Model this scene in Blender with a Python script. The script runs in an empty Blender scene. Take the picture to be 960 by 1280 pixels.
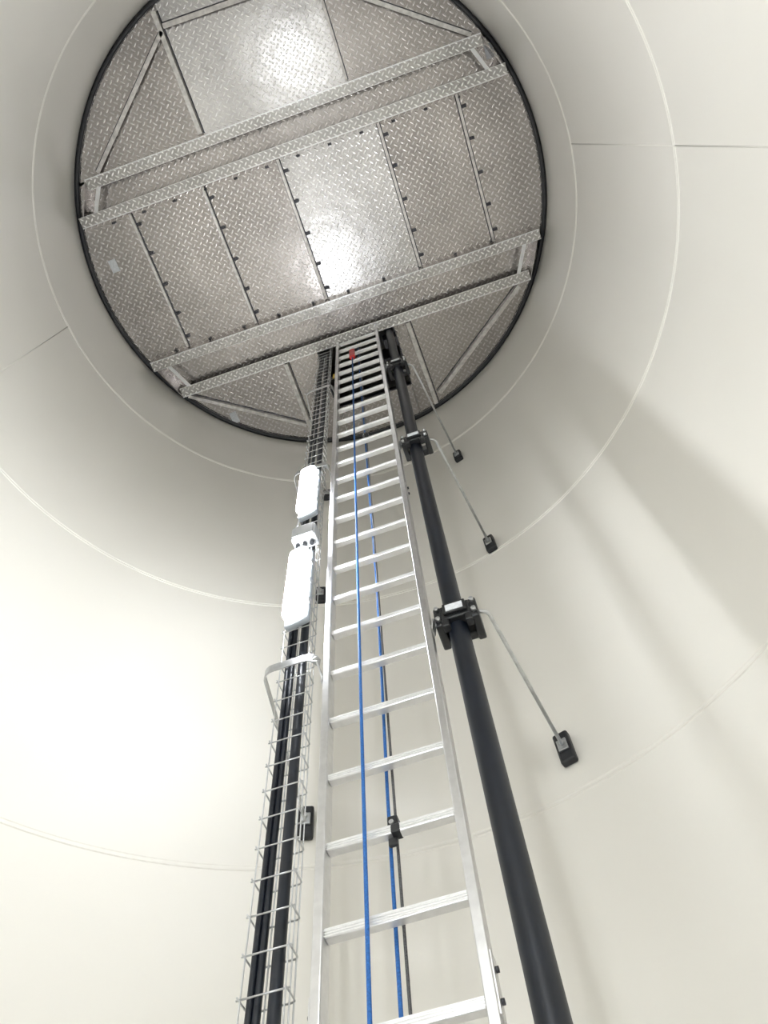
import bpy, bmesh, math, random
from mathutils import Vector, Matrix
random.seed(4)
scene = bpy.context.scene
EYE = 1.6                      # eye height above the floor

# ------------------------------------------------------------------ materials
def new_mat(name):
    m = bpy.data.materials.new(name); m.use_nodes = True
    nt = m.node_tree
    return m, nt, nt.nodes["Principled BSDF"]

def simple(name, col, rough=.5, metal=0., noise=0.08, nscale=12., bump=0.0, coat=0.):
    m, nt, b = new_mat(name)
    N, L = nt.nodes, nt.links
    tc = N.new("ShaderNodeTexCoord")
    no = N.new("ShaderNodeTexNoise"); no.inputs["Scale"].default_value = nscale
    no.inputs["Detail"].default_value = 2
    L.new(tc.outputs["Object"], no.inputs["Vector"])
    cr = N.new("ShaderNodeValToRGB")
    c = Vector(col[:3])
    cr.color_ramp.elements[0].color = (*(c*(1-noise)), 1); cr.color_ramp.elements[0].position = .3
    cr.color_ramp.elements[1].color = (*(c*(1+noise)), 1); cr.color_ramp.elements[1].position = .7
    L.new(no.outputs["Fac"], cr.inputs["Fac"]); L.new(cr.outputs["Color"], b.inputs["Base Color"])
    b.inputs["Roughness"].default_value = rough; b.inputs["Metallic"].default_value = metal
    b.inputs["Coat Weight"].default_value = coat; b.inputs["Coat Roughness"].default_value = .08
    if bump:
        bp = N.new("ShaderNodeBump"); bp.inputs["Strength"].default_value = bump
        bp.inputs["Distance"].default_value = .002
        L.new(no.outputs["Fac"], bp.inputs["Height"]); L.new(bp.outputs["Normal"], b.inputs["Normal"])
    return m

def tread(name, col, rough, cell=.05, bstr=.6, dist=.004, contrast=.35, ang=45):
    m, nt, b = new_mat(name); N, L = nt.nodes, nt.links
    def M(op, a, c=None, d=None):
        n = N.new("ShaderNodeMath"); n.operation = op
        for i, x in enumerate((a, c, d)):
            if x is None: continue
            if isinstance(x, (int, float)): n.inputs[i].default_value = x
            else: L.new(x, n.inputs[i])
        return n.outputs[0]
    tc = N.new("ShaderNodeTexCoord")
    mp = N.new("ShaderNodeMapping"); mp.inputs["Scale"].default_value = (1/cell,)*3
    mp.inputs["Rotation"].default_value = (0, 0, math.radians(ang))
    L.new(tc.outputs["Object"], mp.inputs["Vector"])
    sp = N.new("ShaderNodeSeparateXYZ"); L.new(mp.outputs[0], sp.inputs[0])
    u, v = sp.outputs[0], sp.outputs[1]
    par = M('FLOORED_MODULO', M('ADD', M('FLOOR', u), M('FLOOR', v)), 2.0)
    fu = M('SUBTRACT', M('FRACT', u), .5); fv = M('SUBTRACT', M('FRACT', v), .5)
    ip = M('SUBTRACT', 1.0, par)
    a = M('ADD', M('MULTIPLY', fu, par), M('MULTIPLY', fv, ip))
    c = M('ADD', M('MULTIPLY', fv, par), M('MULTIPLY', fu, ip))
    d = M('SQRT', M('ADD', M('POWER', M('ABSOLUTE', M('DIVIDE', a, .56)), 2.0), M('POWER', M('ABSOLUTE', M('DIVIDE', c, .2)), 2.0)))
    mr = N.new("ShaderNodeMapRange"); mr.interpolation_type = 'SMOOTHSTEP'
    L.new(d, mr.inputs[0]); mr.inputs[1].default_value = 1.05; mr.inputs[2].default_value = .4
    hgt = mr.outputs[0]
    no = N.new("ShaderNodeTexNoise"); no.inputs["Scale"].default_value = 1.8; no.inputs["Detail"].default_value = 5
    L.new(tc.outputs["Object"], no.inputs["Vector"])
    no2 = N.new("ShaderNodeTexNoise"); no2.inputs["Scale"].default_value = 6; no2.inputs["Detail"].default_value = 2
    L.new(tc.outputs["Object"], no2.inputs["Vector"])
    cr = N.new("ShaderNodeValToRGB"); cv = Vector(col)
    cr.color_ramp.elements[0].position = .35; cr.color_ramp.elements[1].position = .65
    cr.color_ramp.elements[0].color = (*(cv*.88), 1); cr.color_ramp.elements[1].color = (*(cv*1.08), 1)
    L.new(no.outputs["Fac"], cr.inputs["Fac"])
    mx = N.new("ShaderNodeMix"); mx.data_type = 'RGBA'
    L.new(M('MULTIPLY', hgt, contrast), mx.inputs["Factor"])
    L.new(cr.outputs["Color"], mx.inputs["A"]); mx.inputs["B"].default_value = (.95, .94, .93, 1)
    L.new(mx.outputs["Result"], b.inputs["Base Color"])
    b.inputs["Metallic"].default_value = 1
    rr = M('ADD', M('MULTIPLY', no.outputs["Fac"], .12), rough-.06); L.new(rr, b.inputs["Roughness"])
    hh = M('ADD', hgt, M('MULTIPLY', no2.outputs["Fac"], 2.5))
    bp = N.new("ShaderNodeBump"); bp.inputs["Strength"].default_value = bstr; bp.inputs["Distance"].default_value = dist
    L.new(hh, bp.inputs["Height"]); L.new(bp.outputs["Normal"], b.inputs["Normal"])
    return m

def emis(name, col, s):
    m, nt, b = new_mat(name)
    b.inputs["Base Color"].default_value = (.9, .9, .9, 1)
    b.inputs["Emission Color"].default_value = (*col, 1); b.inputs["Emission Strength"].default_value = s
    return m

def wall_mat():
    m, nt, b = new_mat("cream_gloss_paint"); N, L = nt.nodes, nt.links
    tc = N.new("ShaderNodeTexCoord")
    no = N.new("ShaderNodeTexNoise"); no.inputs["Scale"].default_value = .8; no.inputs["Detail"].default_value = 2
    L.new(tc.outputs["Object"], no.inputs["Vector"])
    cr = N.new("ShaderNodeValToRGB")
    cr.color_ramp.elements[0].position = .3; cr.color_ramp.elements[0].color = (.757, .735, .680, 1)
    cr.color_ramp.elements[1].position = .7; cr.color_ramp.elements[1].color = (.782, .760, .705, 1)
    L.new(no.outputs["Fac"], cr.inputs["Fac"]); L.new(cr.outputs["Color"], b.inputs["Base Color"])
    b.inputs["Roughness"].default_value = .36
    b.inputs["Coat Weight"].default_value = .4; b.inputs["Coat Roughness"].default_value = .16
    return m

WALL = wall_mat()
TREADM = tread("tread_plate_aluminium", (.40, .372, .357), .24, bstr=.42, dist=.0032, contrast=.28)
TREADB = tread("tread_plate_glare_tone", (.56, .545, .54), .22, bstr=.40, dist=.0032, contrast=.25)  # shinier, lighter copy: lamp glare put into the colour of two deck plates
LIPM = tread("tread_plate_flange", (.42, .405, .39), .30, cell=.045, contrast=.9, bstr=.7)
ALU = simple("aluminium_extrusion", (.74, .74, .75), .30, 1., .05, 30)
RIB = simple("aluminium_rib", (.66, .64, .62), .48, 1., .2, 20)
ALUW = simple("aluminium_rung_grip", (.88, .88, .88), .45, .7, .05, 60, bump=.5)
GALV = simple("galvanised_steel", (.56, .57, .58), .38, 1., .12, 25)
DARKM = simple("dark_steel", (.07, .07, .08), .4, .8, .15, 20)
RUB = simple("black_rubber", (.012, .013, .016), .5, 0, .2, 18)
CABLE = simple("cable_sheath_black", (.004, .007, .014), .42, 0, .2, 9)
PLB = simple("black_plastic", (.012, .013, .015), .38, 0, .15, 25)
BLUE = simple("blue_rope_fibre", (.015, .12, .40), .6, 0, .3, 180, bump=.6)
WIRE = simple("wire_rope_steel", (.10, .10, .105), .45, .8, .4, 220, bump=.8)
WHT = simple("grey_plastic", (.32, .35, .38), .4)
BOXW = simple("light_grey_plastic", (.40, .41, .42), .4)
LBL = simple("label_paper", (.65, .67, .70), .5, 0, .1, 60)
RED = simple("red_plastic", (.6, .03, .03), .4)
YEL = simple("yellow_plastic", (.65, .45, .03), .45)
FLOORM = simple("painted_floor", (.60, .59, .56), .5, 0, .12, 3)
LAMP = emis("lit_diffuser", (.93, .965, 1.0), 136)

# ------------------------------------------------------------------ builder
class B:
    def __init__(s, name, mats, loc=(0, 0, 0)):
        s.name, s.mats, s.bm = name, mats, bmesh.new()
        s.loc = Vector(loc)
    def _tag(s, faces, m, smooth):
        for f in faces: f.material_index = m; f.smooth = smooth
    def box(s, c, size, rot=None, m=0, bev=0.0, seg=3):
        r = bmesh.ops.create_cube(s.bm, size=1)
        vs = r['verts']
        M4 = Matrix.Translation(Vector(c)) @ (rot.to_4x4() if rot else Matrix.Identity(4)) @ Matrix.Diagonal((*size, 1))
        bmesh.ops.transform(s.bm, matrix=M4, verts=vs)
        fs = set(f for v in vs for f in v.link_faces)
        s._tag(fs, m, False)
        if bev:
            es = list(set(e for v in vs for e in v.link_edges))
            r = bmesh.ops.bevel(s.bm, geom=es, offset=bev, segments=seg, affect='EDGES', profile=.5)
            s._tag(r['faces'], m, True)
    def tube(s, pts, r, m=0, seg=12, cap=True, flat=None, closed=False):
        """sweep a circle (or flat=(w,h) rectangle in (side, up) ) along pts"""
        pts = [Vector(p) for p in pts]; n = len(pts); rings = []
        for i, p in enumerate(pts):
            if closed: t = (pts[(i+1) % n]-pts[i-1])
            elif i == 0: t = pts[1]-p
            elif i == n-1: t = p-pts[i-1]
            else: t = (pts[i+1]-p).normalized()+(p-pts[i-1]).normalized()
            t.normalize()
            up = Vector((0, 0, 1)) if abs(t.z) < .9 else Vector((0, 1, 0))
            a = t.cross(up).normalized(); bb = a.cross(t).normalized()
            if flat:
                w, h = flat
                ring = [p+a*x*w/2+bb*y*h/2 for x, y in ((-1, -1), (1, -1), (1, 1), (-1, 1))]
            else:
                ring = [p+(a*math.cos(2*math.pi*k/seg)+bb*math.sin(2*math.pi*k/seg))*r for k in range(seg)]
            rings.append([s.bm.verts.new(q) for q in ring])
        K = len(rings[0]); rng = range(n if closed else n-1); fs = []
        for i in rng:
            A, C = rings[i], rings[(i+1) % n]
            for k in range(K):
                fs.append(s.bm.faces.new((A[k], A[(k+1) % K], C[(k+1) % K], C[k])))
        s._tag(fs, m, not flat)
        if cap and not closed:
            s._tag([s.bm.faces.new(rings[0][::-1]), s.bm.faces.new(rings[-1])], m, False)
    def cyl(s, a, c, r, m=0, seg=16): s.tube([a, c], r, m, seg)
    def lathe(s, prof, m=0, seg=192, smooth=True):
        rings = [[s.bm.verts.new((r*math.cos(2*math.pi*k/seg), r*math.sin(2*math.pi*k/seg), z)) for k in range(seg)] for r, z in prof]
        fs = []
        for A, C in zip(rings, rings[1:]):
            for k in range(seg): fs.append(s.bm.faces.new((A[k], C[k], C[(k+1) % seg], A[(k+1) % seg])))
        s._tag(fs, m, smooth)
    def prism(s, poly, z0, z1, m=0):
        a = [s.bm.verts.new((x, y, z0)) for x, y in poly]; c = [s.bm.verts.new((x, y, z1)) for x, y in poly]
        n = len(poly)
        fs = [s.bm.faces.new(a[::-1]), s.bm.faces.new(c)]
        for i in range(n): fs.append(s.bm.faces.new((a[i], a[(i+1) % n], c[(i+1) % n], c[i])))
        s._tag(fs, m, False)
    def done(s, parent=None, rotz=0.0):
        bmesh.ops.recalc_face_normals(s.bm, faces=s.bm.faces)
        if s.loc.length: bmesh.ops.translate(s.bm, verts=s.bm.verts, vec=-s.loc)
        me = bpy.data.meshes.new(s.name); s.bm.to_mesh(me); s.bm.free()
        for mm in s.mats: me.materials.append(mm)
        o = bpy.data.objects.new(s.name, me); scene.collection.objects.link(o); o.location = s.loc
        o.rotation_euler[2] = rotz
        if parent: o.parent = parent
        return o

def rounded(pts, r, n=5):
    pts = [Vector(p) for p in pts]; out = [pts[0]]
    for a, p, c in zip(pts, pts[1:], pts[2:]):
        d1 = (a-p).normalized(); d2 = (c-p).normalized()
        rr = min(r, (a-p).length*.45, (c-p).length*.45)
        s, e = p+d1*rr, p+d2*rr
        for i in range(n+1):
            t = i/n; out.append(s*(1-t)**2+p*2*t*(1-t)+e*t*t)
    out.append(pts[-1]); return out

# ------------------------------------------------------------------ tower shell
def RW(z): return 2.29+.015*(z-EYE)
ZP = EYE+8.72
SE = [EYE+.29, EYE+2.655, EYE+5.017, EYE+7.485]
b = B("wall_tower", [WALL])
b.lathe([(RW(z), z) for z in (0, 2, 4, 6, 8, 10, 12, 13.4)], 0, 256)
for z in SE:
    R = RW(z)
    b.lathe([(R+.001, z-.020), (R-.005, z-.015), (R-.005, z-.010), (R-.0015, z-.005), (R-.0015, z+.005), (R-.005, z+.010), (R-.005, z+.015), (R+.001, z+.020)], 0, 256, False)
for ang, z0, z1 in ((.02, SE[1], SE[2]), (.02, SE[2], SE[3]), (math.pi-.01, SE[2], SE[3]), (-1.2, SE[1], SE[2])):
    p = [((RW(z)+.001)*math.cos(ang), (RW(z)+.001)*math.sin(ang), z) for z in (z0, z1)]
    b.tube(p, .005, 0, 8)
wall = b.done()
b = B("floor", [FLOORM]); b.lathe([(0.001, 0), (RW(0)+.0, 0)], 0, 128, False); b.done()
b = B("ceiling", [FLOORM]); b.lathe([(0.001, 13.4), (RW(13.4), 13.4)], 0, 128, False); b.done()

# ------------------------------------------------------------------ platform of tread plates
RP = RW(ZP)-.035
def region(x0, x1, y0, y1, R=RP, n=40):
    x0 = max(x0, -R+.001); x1 = min(x1, R-.001)
    xs = [x0+(x1-x0)*i/n for i in range(n+1)]; lo = []; up = []
    for x in xs:
        q = math.sqrt(max(R*R-x*x, 0)); l = max(y0, -q); u = min(y1, q)
        if u-l > 1e-3: lo.append((x, l)); up.append((x, u))
    return lo+up[::-1]
ROT = math.radians(.7)
platform = bpy.data.objects.new("platform", None); scene.collection.objects.link(platform); platform.location = (0, 0, ZP)
def PB(name, mats):
    bb = B(name, mats); return bb
def pdone(bb):
    bmesh.ops.translate(bb.bm, verts=bb.bm.verts, vec=(0, 0, -ZP))
    o = bb.done(platform); return o
g = .006
b = PB("deck_plates", [TREADM, TREADB])
XS = [-2.6, -1.75, -.95, -.14, .92, 1.73, 2.6]
for i in range(6):
    b.prism(region(XS[i]+g, XS[i+1]-g, -.70, .80), ZP, ZP+.006, 1 if i == 3 else 0)
b.prism(region(-2.6, 2.6, -1.08, -.70-g), ZP, ZP+.006, 0)
b.prism(region(-2.6, 2.6, .80+g, 1.255), ZP, ZP+.006, 0)
for x0, x1 in ((-2.6, -.75), (-.75, .75), (.75, 2.6)):
    b.prism(region(x0+g/2, x1-g/2, -2.6, -1.08-g), ZP, ZP+.006, 1 if x0 == -.75 else 0)
HX0, HX1, HY1 = -.44, .44, 1.95
b.prism(region(-2.6, -.80, 1.262, 2.6), ZP, ZP+.006, 0)
b.prism(region(-.80+g, HX0, 1.262, 2.6), ZP, ZP+.006, 0)
b.prism(region(HX1, 2.6, 1.262, 2.6), ZP, ZP+.006, 0)
b.prism(region(HX0+g, HX1-g, HY1, 2.6), ZP, ZP+.006, 0)
pdone(b).rotation_euler[2] = ROT

D = .17
def channel(name, ya, yb, xa0, xa1, xb0, xb1):
    """folded tread-plate twin channel: two webs with inward lips, closed ends"""
    b = PB(name, [LIPM, TREADM, ALU])
    t = .007; w = .10
    for (y, sgn, x0, x1) in ((ya, 1, xa0, xa1), (yb, -1, xb0, xb1)):
        b.box(((x0+x1)/2, y+sgn*t/2, ZP-D/2), (x1-x0, t, D), m=1)
        b.box(((x0+x1)/2, y+sgn*w/2, ZP-D), (x1-x0, w, t), m=0, bev=.002)
        b.box(((x0+x1)/2, y+sgn*w, ZP-D+.012), (x1-x0, t, .03), m=2)
        b.box(((x0+x1)/2, y+sgn*.004, ZP-D-.004), (x1-x0, .010, .006), m=2)
    for s in (0, 1):
        xa, xb = (xa0, xb0) if s == 0 else (xa1, xb1)
        b.tube([(xa, ya+.01, ZP-D/2), (xb, yb-.01, ZP-D/2)], 0, 1, flat=(.008, D))
        q = 1 if s == 0 else -1
        b.tube([(xa+q*.14, ya+.03, ZP-D+.02), (xb+q*.14, yb-.03, ZP-D+.02)], 0, 2, flat=(.035, .02))
    o = pdone(b); o.rotation_euler[2] = ROT; return o
channel("beam_near", -1.09, -.68, -2.0, 2.06, -2.22, 2.22)
channel("beam_far", .78, 1.25, -2.18, 2.18, -2.0, 1.98)

b = PB("stiffeners", [RIB, DARKM, TREADM])
def angle(x0, y0, x1, y1, w=.04, d=.05):
    b.tube([(x0, y0, ZP-d/2), (x1, y1, ZP-d/2)], 0, 0, flat=(.008, d))
    dx, dy = x1-x0, y1-y0; l = math.hypot(dx, dy); nx, ny = -dy/l*w/2, dx/l*w/2
    b.tube([(x0+nx, y0+ny, ZP-d), (x1+nx, y1+ny, ZP-d)], 0, 0, flat=(w, .006))
    # dark gap line where the flange stands off the plate
    b.tube([(x0-nx*.9, y0-ny*.9, ZP-.004), (x1-nx*.9, y1-ny*.9, ZP-.004)], 0, 1, flat=(.010, .006))
def clip(x, y, a=0, k=1.0):
    b.box((x, y, ZP-.02), (.052*k, .032*k, .024), Matrix.Rotation(a, 3, 'Z'), 1, .004)
    b.cyl((x, y, ZP-.03), (x, y, ZP-.045), .010*k, 1, 8)
for x in XS[1:6]:
    angle(x, -.67, x, .77, .022, .035)
    b.box((x-.022, .05, ZP-.004), (.012, 1.44, .008), m=1)
    for y in (-.55, -.25, .08, .4, .66): clip(x+.035, y)
x = -1.95
while x < 2.05:
    clip(x, -.64, 0, .7); x += .335
x = -1.9
while x < 2.0:
    b.box((x, .765, ZP-.02), (.03, .02, .03), m=1); x += .4
angle(-.76, -2.2, -.76, -1.12); angle(.75, -2.25, .75, -1.12, .02, .03)
angle(-1.89, -1.13, -.78, -2.04, .035); angle(-.74, -2.08, .75, -2.04, .04, .05); angle(.78, -1.95, 2.0, -1.12, .035)
angle(-.80, 1.29, -.80, 2.2); angle(-1.97, 1.27, -.84, 2.02, .03); angle(.62, 1.29, .66, 2.27); angle(.70, 2.15, 1.85, 1.29, .04)
# hatch coaming
for (x0, y0, x1, y1) in ((HX0, 1.27, HX0, HY1), (HX1, 1.27, HX1, HY1), (HX0, HY1, HX1, HY1)):
    b.tube([(x0, y0, ZP-.02), (x1, y1, ZP-.02)], 0, 1, flat=(.012, .10))
b.box((-.36, 1.34, ZP-.08), (.12, .10, .20), m=1, bev=.005)
b.box((.37, 1.40, ZP-.10), (.16, .10, .24), m=1, bev=.005)
b.box((.0, 1.62, ZP+.25), (.84, .02, .5), m=1)  # dark sheet standing in for the shade seen through the hatch behind the ladder
pdone(b).rotation_euler[2] = ROT
b = PB("stickers", [LBL])
for x, y in ((-2.14, -.28), (-1.62, 1.67), (2.14, -.90)):
    b.box((x, y, ZP-.003), (.08, .13, .002), m=0)
pdone(b)
b = PB("rubber_edge_seal", [RUB]); R = RW(ZP)
b.lathe([(R-.05, ZP-.025), (R-.038, ZP-.04), (R-.012, ZP-.038), (R-.002, ZP-.02), (R-.002, ZP+.03), (R-.045, ZP+.035), (R-.05, ZP-.025)], 0, 192)
pdone(b)

# ------------------------------------------------------------------ ladder
LX0, LX1, LY = -.198, .243, 1.25
ZTOP = EYE+9.6
b = B("ladder", [ALU, ALUW, DARKM, YEL])
for x, s in ((LX0, 1), (LX1, -1)):
    b.box((x, LY, ZTOP/2+.0), (.030, .062, ZTOP), m=0, bev=.004)
    for z in (EYE+1.22, EYE+4.2, EYE+7.2):
        b.box((x-s*.017, LY, z), (.005, .05, .16), m=0, bev=.001)
        for dz in (-.04, .04): b.cyl((x-s*.018, LY, z+dz), (x-s*.028, LY, z+dz), .008, 2, 8)
b.box((LX0-.03, LY-.005, EYE+7.3), (.03, .012, .12), m=3, bev=.003)
z = EYE+1.472-.293*5
while z < ZTOP-.1:
    w = LX1-LX0-.03
    b.box(((LX0+LX1)/2, LY, z), (w, .034, .028), m=0, bev=.005)
    b.box(((LX0+LX1)/2, LY, z+.0155), (w, .030, .004), m=1)
    for k in (-1, 0, 1): b.box(((LX0+LX1)/2, LY-.0175, z+k*.008), (w, .002, .004), m=1)
    z += .293
b.done()

# ------------------------------------------------------------------ cable tray with cables
TX, TY, TW, TD = -.368, 1.30, .13, .06
tray = bpy.data.objects.new("cable_tray", None); scene.collection.objects.link(tray); tray.location = (TX, TY, 0)
b = B("wire_basket", [GALV], (0, 0, 0))
xl, xr, yf, yb = -TW/2, TW/2, -TD/2, TD/2
for x, y in ((xl, yf), (xl, yb), (-.02, yb), (.025, yb), (xr, yb), (xr, 0), (xr, yf)):
    b.tube([(x, y, .05), (x, y, ZTOP-.3)], .0026, 0, 6)
z = .1
while z < ZTOP-.3:
    b.tube(rounded([(xl-.004, yf-.012, z), (xl-.004, yb+.004, z), (xr+.004, yb+.004, z), (xr+.004, yf-.012, z)], .012, 3), .0030, 0, 6)
    b.tube([(xl-.012, yf, z), (xr+.012, yf, z)], .0028, 0, 6)
    z += .125
b.done(tray)
b = B("cables", [CABLE])
def cable(x, y, r, ph, amp=.004):
    b.tube([(x+amp*math.sin(z*1.1+ph), y+amp*math.cos(z*1.4+ph), z) for z in [i*.25 for i in range(int(ZTOP/.25))]], r, 0, 12)
cable(.024, .003, .019, 0, .003); cable(-.028, .008, .012, 1); cable(-.050, .0, .010, 2.5, .005)
b.done(tray)
# stand-off bars that carry the tray from ladder to wall
def pad(b, x, z, m_p, m_b):
    R = RW(z); y = math.sqrt(R*R-x*x); a = math.atan2(y, x)
    rot = Matrix.Rotation(a, 3, 'Z')
    c = Vector((x, y, z))-Vector((math.cos(a), math.sin(a), 0))*.024
    b.box(c, (.044, .080, .19), rot, m_p, .012)
    e = c-Vector((math.cos(a), math.sin(a), 0))*.028
    b.box(e, (.012, .05, .07), rot, m_b, .003)
    b.cyl(e+Vector((0, 0, .012)), e+Vector((-.02*math.cos(a), -.02*math.sin(a), .012)), .012, m_b, 6)
    return e
for i, zz in enumerate((.64, 2.79, 5.02, 6.96)):
    z = EYE+zz
    b = B("tray_wall_bracket", [GALV, RUB, DARKM])
    e = pad(b, -.69, z+.11, 1, 0)
    b.tube(rounded([(LX0-.02, LY+.05, z-.20), (LX0-.03, LY+.01, z-.12), (-.255, LY-.03, z), (-.49, LY-.03, z), (-.51, LY+.10, z), (e.x, e.y, z+.11)], .05), 0, 0, flat=(.006, .046))
    b.box((LX0-.026, LY+.04, z-.20), (.02, .04, .04), m=2, bev=.004)
    b.done()

# ------------------------------------------------------------------ power cable in clamps
PX, PY = .368, 1.32
b = B("power_cable", [CABLE])
b.tube([(PX-.008+.004*math.sin(z*.8), PY+.004*math.cos(z*.9), z) for z in [i*.3 for i in range(int(ZTOP/.3)+1)]], .044, 0, 32)
b.done()
for zz, pz in ((.75, .72), (2.85, 2.905), (5.05, 5.108), (7.08, 6.98)):
    z = EYE+zz
    b = B("cable_clamp", [PLB, GALV, LBL, RUB])
    b.box((PX, PY-.045, z), (.13, .05, .10), m=0, bev=.008)
    b.box((PX, PY+.055, z), (.13, .04, .10), m=0, bev=.008)
    b.box((PX, PY-.078, z+.005), (.10, .016, .07), m=0, bev=.004)
    b.box((PX, PY-.0875, z+.0), (.075, .003, .045), m=2)
    for s in (-1, 1):
        b.box((PX+s*.078, PY, z-.01), (.034, .13, .14), m=0, bev=.008)
        b.cyl((PX+s*.078, PY-.064, z+.03), (PX+s*.078, PY-.085, z+.03), .010, 1, 6)
        b.cyl((PX+s*.078, PY-.064, z-.045), (PX+s*.078, PY-.085, z-.045), .010, 1, 6)
        b.box((PX+s*.050, PY-.05, z-.07), (.03, .04, .05), m=0, bev=.005)
    b.tube(rounded([(LX1+.018, LY, z-.12), (LX1+.03, LY-.01, z-.06), (PX-.09, PY-.02, z-.03)], .03), 0, 1, flat=(.006, .045))
    e = pad(b, .645, EYE+pz, 3, 1)
    b.tube(rounded([(PX+.08, PY+.0, z+.045), (PX+.13, PY+.02, z+.045), (PX+.15, PY+.14, EYE+zz+.03), (e.x, e.y, EYE+pz)], .05), .009, 1, 10)
    b.done()

# ------------------------------------------------------------------ ropes
b = B("blue_rope", [BLUE, RED, DARKM])
b.tube([(-.052, 1.20, .3), (-.046, 1.20, EYE+2.5), (-.03, 1.205, EYE+7.9)], .0065, 0, 8)
b.box((-.032, 1.205, EYE+7.75), (.055, .035, .30), m=1, bev=.010)
b.done()
b = B("blue_rope", [BLUE])
b.tube([(-.012, 1.31, .3), (.001, 1.31, EYE+2), (.018, 1.31, EYE+3.3), (.0, 1.31, EYE+8.6)], .0062, 0, 8); b.done()
b = B("steel_wire_rope", [WIRE, PLB, GALV])
b.tube([(.026, 1.30, .3), (.024, 1.30, EYE+8.6)], .0048, 0, 8)
for zz in (1.82, 5.44):
    z = EYE+zz
    b.box((.024, 1.285, z), (.035, .05, .05), m=1, bev=.006); b.box((.024, 1.262, z-.05), (.03, .015, .09), m=1, bev=.004)
    b.box((.04, 1.25, z-.055), (.03, .04, .03), m=1, bev=.004); b.cyl((.024, 1.255, z-.01), (.024, 1.248, z-.01), .008, 2, 8)
b.done()

# ------------------------------------------------------------------ luminaires
def luminaire(c, L=.66, face=-1, rot=0.0):
    e = bpy.data.objects.new("led_luminaire", None); scene.collection.objects.link(e); e.location = c; e.rotation_euler[2] = rot
    b = B("housing", [WHT, GALV])
    b.box((0, .024, 0), (.128, .040, L), m=0, bev=.018)
    for s in (-1, 1):
        b.box((0, .055, s*L*.3), (.08, .03, .03), m=1)
        for k in (-.28, 0, .28): b.box((s*.064, .008, k*L), (.006, .030, .035), m=1, bev=.002)
    b.done(e)
    b = B("diffuser", [LAMP]); b.box((0, -.018, 0), (.106, .058, L-.04), m=0, bev=.027, seg=3); b.done(e)
    return e
luminaire((-.335, 1.16, EYE+3.34), rot=math.radians(-8)); luminaire((-.334, 1.16, EYE+4.475), rot=math.radians(-8))
luminaire((-.335, 1.16, EYE-.55)); luminaire((.2, -2.20, EYE+2.4), rot=math.pi)
luminaire((.0, -2.20, EYE-.4), rot=math.pi)  # unseen lamp low on the back wall, added to brighten the lower walls
b = B("junction_box", [BOXW, PLB], (-.33, 1.18, EYE+3.88))
b.box((-.33, 1.18, EYE+3.88), (.14, .08, .13), m=0, bev=.01)
b.box((-.33, 1.136, EYE+3.88), (.12, .01, .11), m=0, bev=.003)
for dx in (-.04, 0, .04): b.cyl((-.33+dx, 1.18, EYE+3.82), (-.33+dx, 1.18, EYE+3.78), .012, 1, 10)
b.done()

# ------------------------------------------------------------------ camera (from vanishing-point calibration of the photo)
f, vx, vy = 986.94, 430.43, 181.17
phi = math.radians(-13.3)
Zc = Vector((vx-480, 640-vy, f)).normalized()
Fc = (Vector((0, 0, 1))-Zc*Zc.z).normalized(); Xc = Vector((Zc.y, -Zc.x, 0)).normalized()
ex = Xc*math.cos(phi)+Fc*math.sin(phi); ey = -Xc*math.sin(phi)+Fc*math.cos(phi)
cam = bpy.data.cameras.new("camera"); co = bpy.data.objects.new("camera", cam); scene.collection.objects.link(co)
cam.sensor_fit = 'VERTICAL'; cam.sensor_height = 36; cam.lens = f/1280*36; cam.clip_start = .02
Mr = Matrix(((ex[0], ex[1], -ex[2]), (ey[0], ey[1], -ey[2]), (Zc[0], Zc[1], -Zc[2])))
co.matrix_world = Matrix.Translation((.540, -.581, EYE)) @ Mr.to_4x4()
scene.camera = co
w = bpy.data.worlds.new("world"); scene.world = w; w.use_nodes = True
w.node_tree.nodes["Background"].inputs[0].default_value = (.5, .5, .5, 1); w.node_tree.nodes["Background"].inputs[1].default_value = .05
scene.view_settings.view_transform = 'Standard'
scene.view_settings.exposure = 0.0
